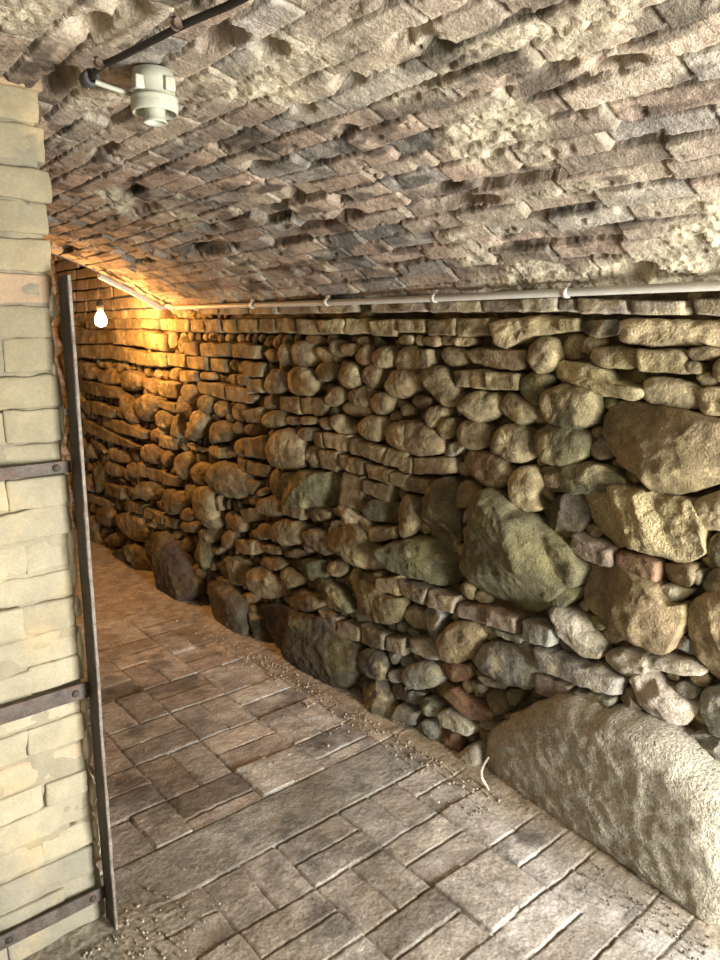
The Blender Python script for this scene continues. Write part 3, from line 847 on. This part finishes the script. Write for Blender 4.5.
def pebble(mb, x, y, r, c, z=.006):
    n1, n2 = 5, 7
    t = np.linspace(0, math.pi, n1); p = np.linspace(0, 2 * math.pi, n2, endpoint=False)
    s = gr.uniform(.6, 1.2, 3) * r
    v = np.stack(np.broadcast_arrays(np.sin(t)[:, None] * np.cos(p), np.sin(t)[:, None] * np.sin(p), np.cos(t)[:, None]), -1)
    v = v * s * (1 + gr.uniform(-.2, .2, (n1, n2, 1)))
    v[0] = v[0].mean(0); v[-1] = v[-1].mean(0)
    a = gr.uniform(0, 6.28); ca, sa = math.cos(a), math.sin(a)
    v = np.stack([v[..., 0] * ca - v[..., 1] * sa, v[..., 0] * sa + v[..., 1] * ca, v[..., 2]], -1)
    mb.add(v.reshape(-1, 3) + (x, y, z + s[2] * .3), [flip(grid_faces(n1, n2, True))], c)
for k in range(260):
    x = gr.normal(.50, .13); y = gr.normal(1.53, .09)
    if y > 1.60 and x < .56: continue
    pebble(g, x, y, gr.uniform(.0018, .005), np.array([.36, .33, .26]) * gr.uniform(.5, 1.4))
for k in range(420):
    y = gr.uniform(1.3, 3.4); x = 1.68 - abs(gr.normal(0, .07)) + .03
    pebble(g, x, y, gr.uniform(.0015, .006), np.array([.45, .40, .31]) * gr.uniform(.5, 1.3))
for k in range(70):
    pebble(g, 1.62 + gr.normal(0, .035), gr.uniform(.60, .95), gr.uniform(.002, .0045), np.array([.10, .085, .065]))
o = g.build('gravel', M_dirt)
tag(o, 'grit, sand and mortar crumbs scattered over the brick floor', 'debris', kind='stuff')

# ------------------------------------------------------------------ limewashed cross wall on the left, and the unseen rest of the room
def build_left():
    mb = MB(); r2 = np.random.default_rng(19)
    z = .0; row = 0
    while z < 2.06:
        hgt = r2.uniform(.070, .079)
        x1 = PIER_X + r2.normal(0, .004) + (.002 if z > 1.60 else -.002 - .013 * r2.random())
        L = .115 if row % 2 else .235
        first = True
        while x1 > -1.22:
            Lb = L + r2.normal(0, .008) if first else .235 + r2.normal(0, .008)
            if first and r2.random() < .15: Lb = .17
            first = False
            d = r2.normal(0, .0026)
            t = np.array([.355, .325, .235]) * r2.normal(1, .045)
            if r2.random() < .06: t = np.array([.46, .35, .25])
            t = t * (1 - np.array([.32, .34, .40]) * float(sstep(.95, 1.4, z)))  # upper courses: barer brick plus the low daylight's falloff, painted darker
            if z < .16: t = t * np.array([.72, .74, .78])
            top = z + hgt - .004
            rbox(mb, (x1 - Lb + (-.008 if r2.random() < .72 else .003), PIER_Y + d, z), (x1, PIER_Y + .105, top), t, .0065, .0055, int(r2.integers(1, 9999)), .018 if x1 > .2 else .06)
            x1 -= Lb
        z += hgt; row += 1
    # limewashed joints
    xs = np.linspace(-1.22, PIER_X - .010, 260); zs = np.linspace(0, 2.05, 330)
    X, Z = np.meshgrid(xs, zs, indexing='ij')
    Yj = PIER_Y + .007 + .009 * fbm(p3(X / .06, Z / .05, 1), 4, 3)
    hole = np.zeros_like(X)
    for hx, hz, a, b_ in ((.495, 1.795, .007, .020), (.440, 1.73, .006, .012), (.452, 1.675, .005, .018), (.478, .30, .006, .014), (.470, .37, .012, .006), (.512, 1.60, .006, .02), (.515, .53, .012, .014)):
        hole = np.maximum(hole, 1 - sstep(.7, 1.1, np.sqrt(((X - hx) / a) ** 2 + ((Z - hz) / b_) ** 2)))
    Yj = Yj + .07 * hole
    cj = np.array([.29, .265, .19]) * (1 - .3 * sstep(.95, 1.4, Z))[..., None] * (1 + .12 * fbm(p3(X / .1, Z / .1, 5), 3, 7))[..., None]  # joints take the same painted falloff of daylight towards the top
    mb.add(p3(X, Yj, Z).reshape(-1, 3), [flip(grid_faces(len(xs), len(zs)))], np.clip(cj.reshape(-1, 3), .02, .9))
    hbox(mb, (-1.22, PIER_Y + .09, 0), (PIER_X - .012, PIER_Y + .19, 2.06), (.45, .40, .30))
    o = mb.build('wall_left', M_lime)
    tag(o, 'limewashed brick cross wall at the left edge of the passage', 'wall', kind='structure')
build_left()
def shell(name, lo, hi, c, label):
    o = hbox(MB(), lo, hi, c).build(name, M_lime, smooth=False); tag(o, label, 'wall', kind='structure'); return o
def build_far():
    mb = hbox(MB(), (-1.3, 5.60, 0), (2.2, 5.75, 2.5), (.22, .18, .13))
    xs = np.arange(-1.25, 1.9, .011); zs = np.arange(-.01, 2.5, .011); X, Z = np.meshgrid(xs, zs, indexing='ij')
    w = .006 * fbm(p3(X / .1, Z / .1, 1), 3, 3); row = np.floor((Z + w) / .074).astype(int); fz = (Z + w) / .074 - row
    u = (X + w) / .235 + .5 * (row % 2); bi = np.floor(u).astype(int); fu = u - bi
    e = np.minimum(np.minimum(fz, 1 - fz) * .074, np.minimum(fu, 1 - fu) * .235); b = (row * 71 + bi * 1013 + 90000) % 1024
    tb = np.random.default_rng(8); dz = tb.normal(0, .005, 1024); sh = tb.normal(1, .14, 1024)
    Y = 5.585 - dz[b] + .012 * (1 - sstep(.002, .012, e)) + .004 * fbm(p3(X / .03, Z / .03, 2), 3, 6)
    c = np.array([.36, .28, .19]) * sh[b][..., None] * (1 - .4 * (1 - sstep(.002, .01, e)))[..., None]
    mb.add(p3(X, Y, Z).reshape(-1, 3), [flip(grid_faces(len(xs), len(zs)))], np.clip(c, .02, .9).reshape(-1, 3))
    tag(mb.build('wall_far', M_brickwall), 'brick wall closing the far end of the passage', 'wall', kind='structure')
build_far()
shell('wall_side', (-1.4, -1.3, 0), (-1.22, 5.6, 2.45), (.20, .175, .13), 'old wall far off on the left')
DOOR = (.95, 1.78, 0.0, 1.55)
bk = MB()
for lo, hi in (((-1.4, -1.5, 0), (DOOR[0], -1.3, 2.2)), ((DOOR[1], -1.5, 0), (2.2, -1.3, 2.2)), ((DOOR[0], -1.5, DOOR[3]), (DOOR[1], -1.3, 2.2))):
    hbox(bk, lo, hi, (.20, .175, .13))
tag(bk.build('wall_back', M_lime, smooth=False), 'wall with the open doorway behind the viewer', 'wall', kind='structure')

# ------------------------------------------------------------------ iron door frame on the cross wall
IR = np.array([.034, .028, .024]); IR_LIT = np.array([.17, .15, .125])
fr = empty('iron_corner_guard', (.53, 1.65, 0))
tag(fr, 'dark rusty upright iron bar with three straps bolted across the left brick wall', 'iron bar')
mb = MB()
zz = np.linspace(.012, 1.622, 60); lean = .003 * fbm(p3(zz / .6, 0, 0), 2, 3) + .008 + .0055 * zz
prof = [(-.005, 1.598), (.005, 1.598), (.005, 1.690), (-.005, 1.690)]
v = np.zeros((60, 8, 3)); ci = []
pp = [(-.0045, 1.603), (-.0025, 1.600), (.0035, 1.600), (.0050, 1.603), (.0050, 1.660), (.0035, 1.662), (-.0035, 1.662), (-.0045, 1.660)]
for k, (px_, py_) in enumerate(pp):
    v[:, k, 0] = .527 + px_ + lean + .0012 * fbm(p3(zz / .03, k, 0), 2, 9); v[:, k, 1] = py_ + .0015 * fbm(p3(zz / .05, k * 3, 4), 2, 8); v[:, k, 2] = zz
cc = np.tile(IR, (60, 8, 1)); cc[:, 1:3] = IR_LIT * (1 + .5 * fbm(p3(zz / .02, 0, 5), 2, 4))[:, None, None]  # front edge of the bar painted lighter, as if catching the daylight
mb.add(v.reshape(-1, 3), [grid_faces(60, 8, True), np.arange(8)[None, ::-1], np.arange(472, 480)[None]], cc.reshape(-1, 3))
mb.build('upright_bar', M_iron, fr, smooth=False)
for z0, wd, zl in ((1.205, .027, 0), (.655, .040, 0), (.088, .036, 0)):
    mb = MB(); rbox(mb, (-.25, 1.6550, z0 - wd / 2), (.534, 1.6615, z0 + wd / 2), IR * 2.2, .0012, .0012, int(z0 * 100), .03)
    st = mb.build('strap', M_iron, fr)
    for bx in (.500, .30):
        b = MB(); lathe(b, [(0, -.005), (.006, -.004), (.0085, -.001), (.009, .002)], (bx, 1.6540, z0), IR * 1.4, 12, 'Y')
        b.build('bolt', M_iron, st)
# mortar lumps squeezed between the iron bar and the bricks
mb = MB(); mr = np.random.default_rng(2)
def lump(mb, ctr, s, c, seed):
    t = np.linspace(0, math.pi, 12); p = np.linspace(0, 2 * math.pi, 18, endpoint=False)
    v = np.stack(np.broadcast_arrays(np.sin(t)[:, None] * np.cos(p), np.sin(t)[:, None] * np.sin(p), np.cos(t)[:, None]), -1)
    v = v * (1 + .35 * fbm(v * 2.2 + seed, 3, seed))[..., None] * np.array(s) + np.array(ctr)
    mb.add(v.reshape(-1, 3), [flip(grid_faces(12, 18, True))], c)
for z_, hz in ((1.56, .03), (1.40, .05), (1.31, .06), (1.12, .03), (1.02, .05), (.95, .06), (.86, .03), (.76, .045), (.60, .04), (.50, .05), (.36, .045), (.25, .04), (.20, .03)):
    lump(mb, (.529 + mr.normal(0, .002), 1.694 + mr.normal(0, .005), z_), (.010, .024, hz), np.array([.58, .54, .42]) * mr.uniform(.8, 1.1), int(z_ * 100))
tag(mb.build('trim_1', M_lime), 'pale mortar lumps wedged between the iron bar and the bricks', 'mortar', kind='structure')

# ------------------------------------------------------------------ conduit on the wall top
PV = np.array([.55, .54, .48])
cz_ = lambda y: 1.609 + (y - .85) * .0085
cd = empty('conduit_pipe', (1.757, 2.0, 1.62))
tag(cd, 'thin grey conduit pipe clipped along the top of the stone wall under the vault', 'pipe')
path = [(1.757 + .003 * math.sin(y * 3), y, cz_(y) + .002 * math.sin(y * 2.3)) for y in np.linspace(.25, 3.59, 40)]
def vz(x, d=0.): return VC[1] + math.sqrt((VR - d) ** 2 - (x - VC[0]) ** 2)
bend = [(1.756, 3.60, cz_(3.60)), (1.748, 3.68, 1.648), (1.72, 3.705, vz(1.72, .03)), (1.66, 3.71, vz(1.66, .03)), (1.56, 3.71, vz(1.56, .03)), (1.46, 3.71, vz(1.46, .03)), (1.40, 3.70, vz(1.40, .03))]
tube(MB(), smooth_path(path, 4), .0115, PV, 14).build('pipe', M_plast, cd)
cbend = tube(MB(), smooth_path(bend, 6), .0125, PV, 14).build('conduit_bend', M_plast)
tag(cbend, 'short conduit piece climbing the vault edge beside the glowing bulb', 'pipe')
for y in (1.205, 1.71, 2.29, 2.84, 3.36):
    mb = MB(); z0 = cz_(y)
    t = np.linspace(-.4, math.pi + .5, 14)
    ring = np.array([[(1.757 - r_ * math.sin(a), y + dy, z0 + r_ * math.cos(a)) for a in t] for dy, r_ in ((-.008, .0118), (-.008, .0150), (.008, .0150), (.008, .0118))])
    mb.add(ring.reshape(-1, 3), [flip(grid_faces(4, 14))], PV * 1.08)
    rbox(mb, (1.755, y - .008, z0 + .012), (1.770, y + .008, z0 + .026), PV * 1.1, .002, 0, 1)
    mb.build('clip', M_plast, cd)

# ------------------------------------------------------------------ hanging lit bulb
BX, BY, BZ = 1.452, 3.85, 1.571
lp = empty('hanging_light_bulb', (BX, BY, BZ))
tag(lp, 'glowing bare light bulb hanging from a thin wire by the far end of the wall', 'light bulb')
pr = [(.0, -.034), (.012, -.0325), (.022, -.026), (.0285, -.014), (.030, 0), (.0285, .012), (.022, .026), (.0155, .038), (.0135, .045)]
lathe(MB(), pr, (BX, BY, BZ), (.8, .7, .5), 28).build('glass', bulb_mat(), lp)
lathe(MB(), [(.0132, .044), (.0138, .048), (.0128, .051), (.0138, .054), (.0128, .057), (.0138, .060), (.012, .066), (.0, .068)], (BX, BY, BZ), (.35, .33, .28), 20).build('screw_base', M_iron, lp)
lathe(MB(), [(.0150, .054), (.0172, .056), (.0172, .082), (.013, .096), (.006, .104), (.0, .105)], (BX, BY, BZ), (.03, .028, .025), 20).build('lamp_socket', M_black, lp)
wtop = vz(BX, .0) + .42
wp = smooth_path([(BX, BY, BZ + .10), (BX + .001, BY, BZ + .15), (BX - .005, BY, BZ + .19), (BX + .002, BY, BZ + .215), (BX + .003, BY, BZ + .25), (BX - .004, BY, BZ + .32), (BX, BY, wtop - .05), (BX, BY, wtop + .01)])
tube(MB(), wp, .0022, (.05, .04, .03), 8).build('wire', M_black, lp)

# ------------------------------------------------------------------ old lamp fitting and cable under the vault
FX, FY = .676, 1.428
FC = np.array([.42, .43, .345])
lf = empty('ceiling_lamp_fitting', (FX, FY, 2.0))
tag(lf, 'old pale grey lamp fitting without a bulb on the brick vault at upper left', 'lamp fitting')
zt = vz(FX) + .01
mb = MB()
lathe(mb, [(0, zt), (.047, zt), (.048, 1.9630), (.046, 1.9360), (.0475, 1.9330), (.0475, 1.9280), (.0, 1.9280)], (FX, FY, 0), FC, 40)
for a in (math.radians(200), math.radians(290), math.radians(20), math.radians(110)):
    cx, cy = FX + .047 * math.cos(a), FY + .047 * math.sin(a)
    rbox(mb, (cx - .013, cy - .013, 1.9360), (cx + .013, cy + .013, 1.9730), FC * 1.02, .004, 0, 1, .02)
mb.build('housing', M_plast, lf)
lathe(MB(), [(.046, 1.9300), (.0545, 1.9280), (.0555, 1.9220), (.0545, 1.9160), (.0545, 1.9120), (.0555, 1.9080), (.0540, 1.8930), (.0530, 1.8860), (.0495, 1.8860), (.0495, 1.9080), (.047, 1.9260), (.0, 1.9265)], (FX, FY, 0), FC * 1.0, 44).build('threaded_ring', M_plast, lf)
lathe(MB(), [(.027, 1.9260), (.026, 1.9080), (.0235, 1.8900), (.023, 1.8780), (.0255, 1.8680), (.0285, 1.8620), (.0262, 1.8600), (.021, 1.8680), (.019, 1.8830), (.018, 1.9030), (.0, 1.9030)], (FX, FY, 0), FC * 1.05, 32).build('bulb_socket', M_plast, lf)
tube(MB(), smooth_path([(.556, 1.421, 1.955), (.586, 1.418, 1.950), (.628, 1.416, 1.945)]), .0048, FC * .8, 12).build('cable_stub', M_plast, lf)
LC = (.658, 1.393)
for ch in lf.children:                       # the fitting is a small one
    if ch.name.startswith('cable_stub'): continue
    for v_ in ch.data.vertices:
        w_ = v_.co + ch.location
        v_.co = Vector((LC[0] + (w_.x + FX - FX + lf.location.x - FX) * .80, LC[1] + (w_.y + lf.location.y - FY) * .80, 1.965 - (1.965 - w_.z - lf.location.z) * .66)) - ch.location - lf.location
cb = empty('black_cable', (.62, 1.2, 2.0))
tag(cb, 'black cable running along the vault bricks at the top left corner', 'cable')
cpts = [(.613, .787, 1.968), (.613, .851, 1.968), (.605, .987, 1.968), (.594, 1.06, 1.969), (.582, 1.118, 1.968), (.567, 1.244, 1.968), (.556, 1.33, 1.968), (.551, 1.358, 1.968), (.549, 1.40, 1.966), (.551, 1.422, 1.963)]
tube(MB(), smooth_path(cpts, 6), .0058, (.014, .011, .009), 12).build('sheath', M_black, cb)
lathe(MB(), [(.0, .020), (.0135, .020), (.0155, .015), (.0155, -.010), (.0135, -.012), (.0085, -.012), (.0078, .002), (.0, .002)], (.551, 1.431, 1.962), (.05, .05, .05), 28, 'Y').build('end_bush', M_black, cb)
for q in (4, 7):
    x, y, z = cpts[q]; mb = MB()
    t = np.linspace(0, 2 * math.pi, 16)
    tube(mb, [(x - .010, y - .006, z - .001), (x - .010, y + .006, z - .001)], .0085, (.10, .07, .05), 14)
    tube(mb, [(x + .002, y, z), (x - .020, y + .004, z + .012)], .003, (.08, .06, .05), 8)
    mb.build('clip', M_iron, cb)

# ------------------------------------------------------------------ pale strip curled up against the big boulder
mb = MB(); P = smooth_path([(1.715, 1.372, .004), (1.712, 1.380, .018), (1.702, 1.392, .045), (1.704, 1.396, .075), (1.716, 1.388, .108), (1.722, 1.382, .120)], 6)
tube(mb, P, np.interp(np.linspace(0, 1, len(P)), [0, .3, .8, 1], [.004, .0055, .0045, .002]), (.62, .56, .44), 8)
tag(mb.build('root_strip', M_dirt), 'pale curled strip of root standing against the huge boulder at the floor', 'root')

# ------------------------------------------------------------------ light
def area_light(name, loc, target, size, size_y, energy, color):
    l = bpy.data.lights.new(name, 'AREA'); l.shape = 'RECTANGLE'; l.size = size; l.size_y = size_y; l.energy = energy; l.color = color
    o = bpy.data.objects.new(name, l); col.objects.link(o); o.location = loc
    o.rotation_euler = (Vector(target) - Vector(loc)).to_track_quat('-Z', 'Y').to_euler(); return o
area_light('daylight', (1.35,-1.33,.70), (1.0,2.0,.70), .7, 1.2, 245, (1, .965, .90))
w = bpy.data.worlds.new('World'); scene.world = w; w.use_nodes = True
w.node_tree.nodes['Background'].inputs[0].default_value = (.85, .92, 1, 1); w.node_tree.nodes['Background'].inputs[1].default_value = 1.0

# ------------------------------------------------------------------ camera
cam = bpy.data.cameras.new('camera'); co = bpy.data.objects.new('camera', cam); col.objects.link(co)
cam.sensor_fit = 'VERTICAL'; cam.sensor_height = 36; cam.sensor_width = 27; cam.lens = 27.0; cam.clip_start = .02
co.location = (0, 0, 1.5); co.rotation_euler = (math.radians(90 - 11.463), 0, math.radians(-40.025))
scene.camera = co
scene.view_settings.view_transform = 'Standard'; scene.view_settings.look = 'None'
scene.view_settings.gamma = 1; scene.view_settings.use_curve_mapping = False
scene.view_settings.exposure = 0
scene.cycles.max_bounces = 8; scene.cycles.diffuse_bounces = 6
scene.cycles.use_denoising = True
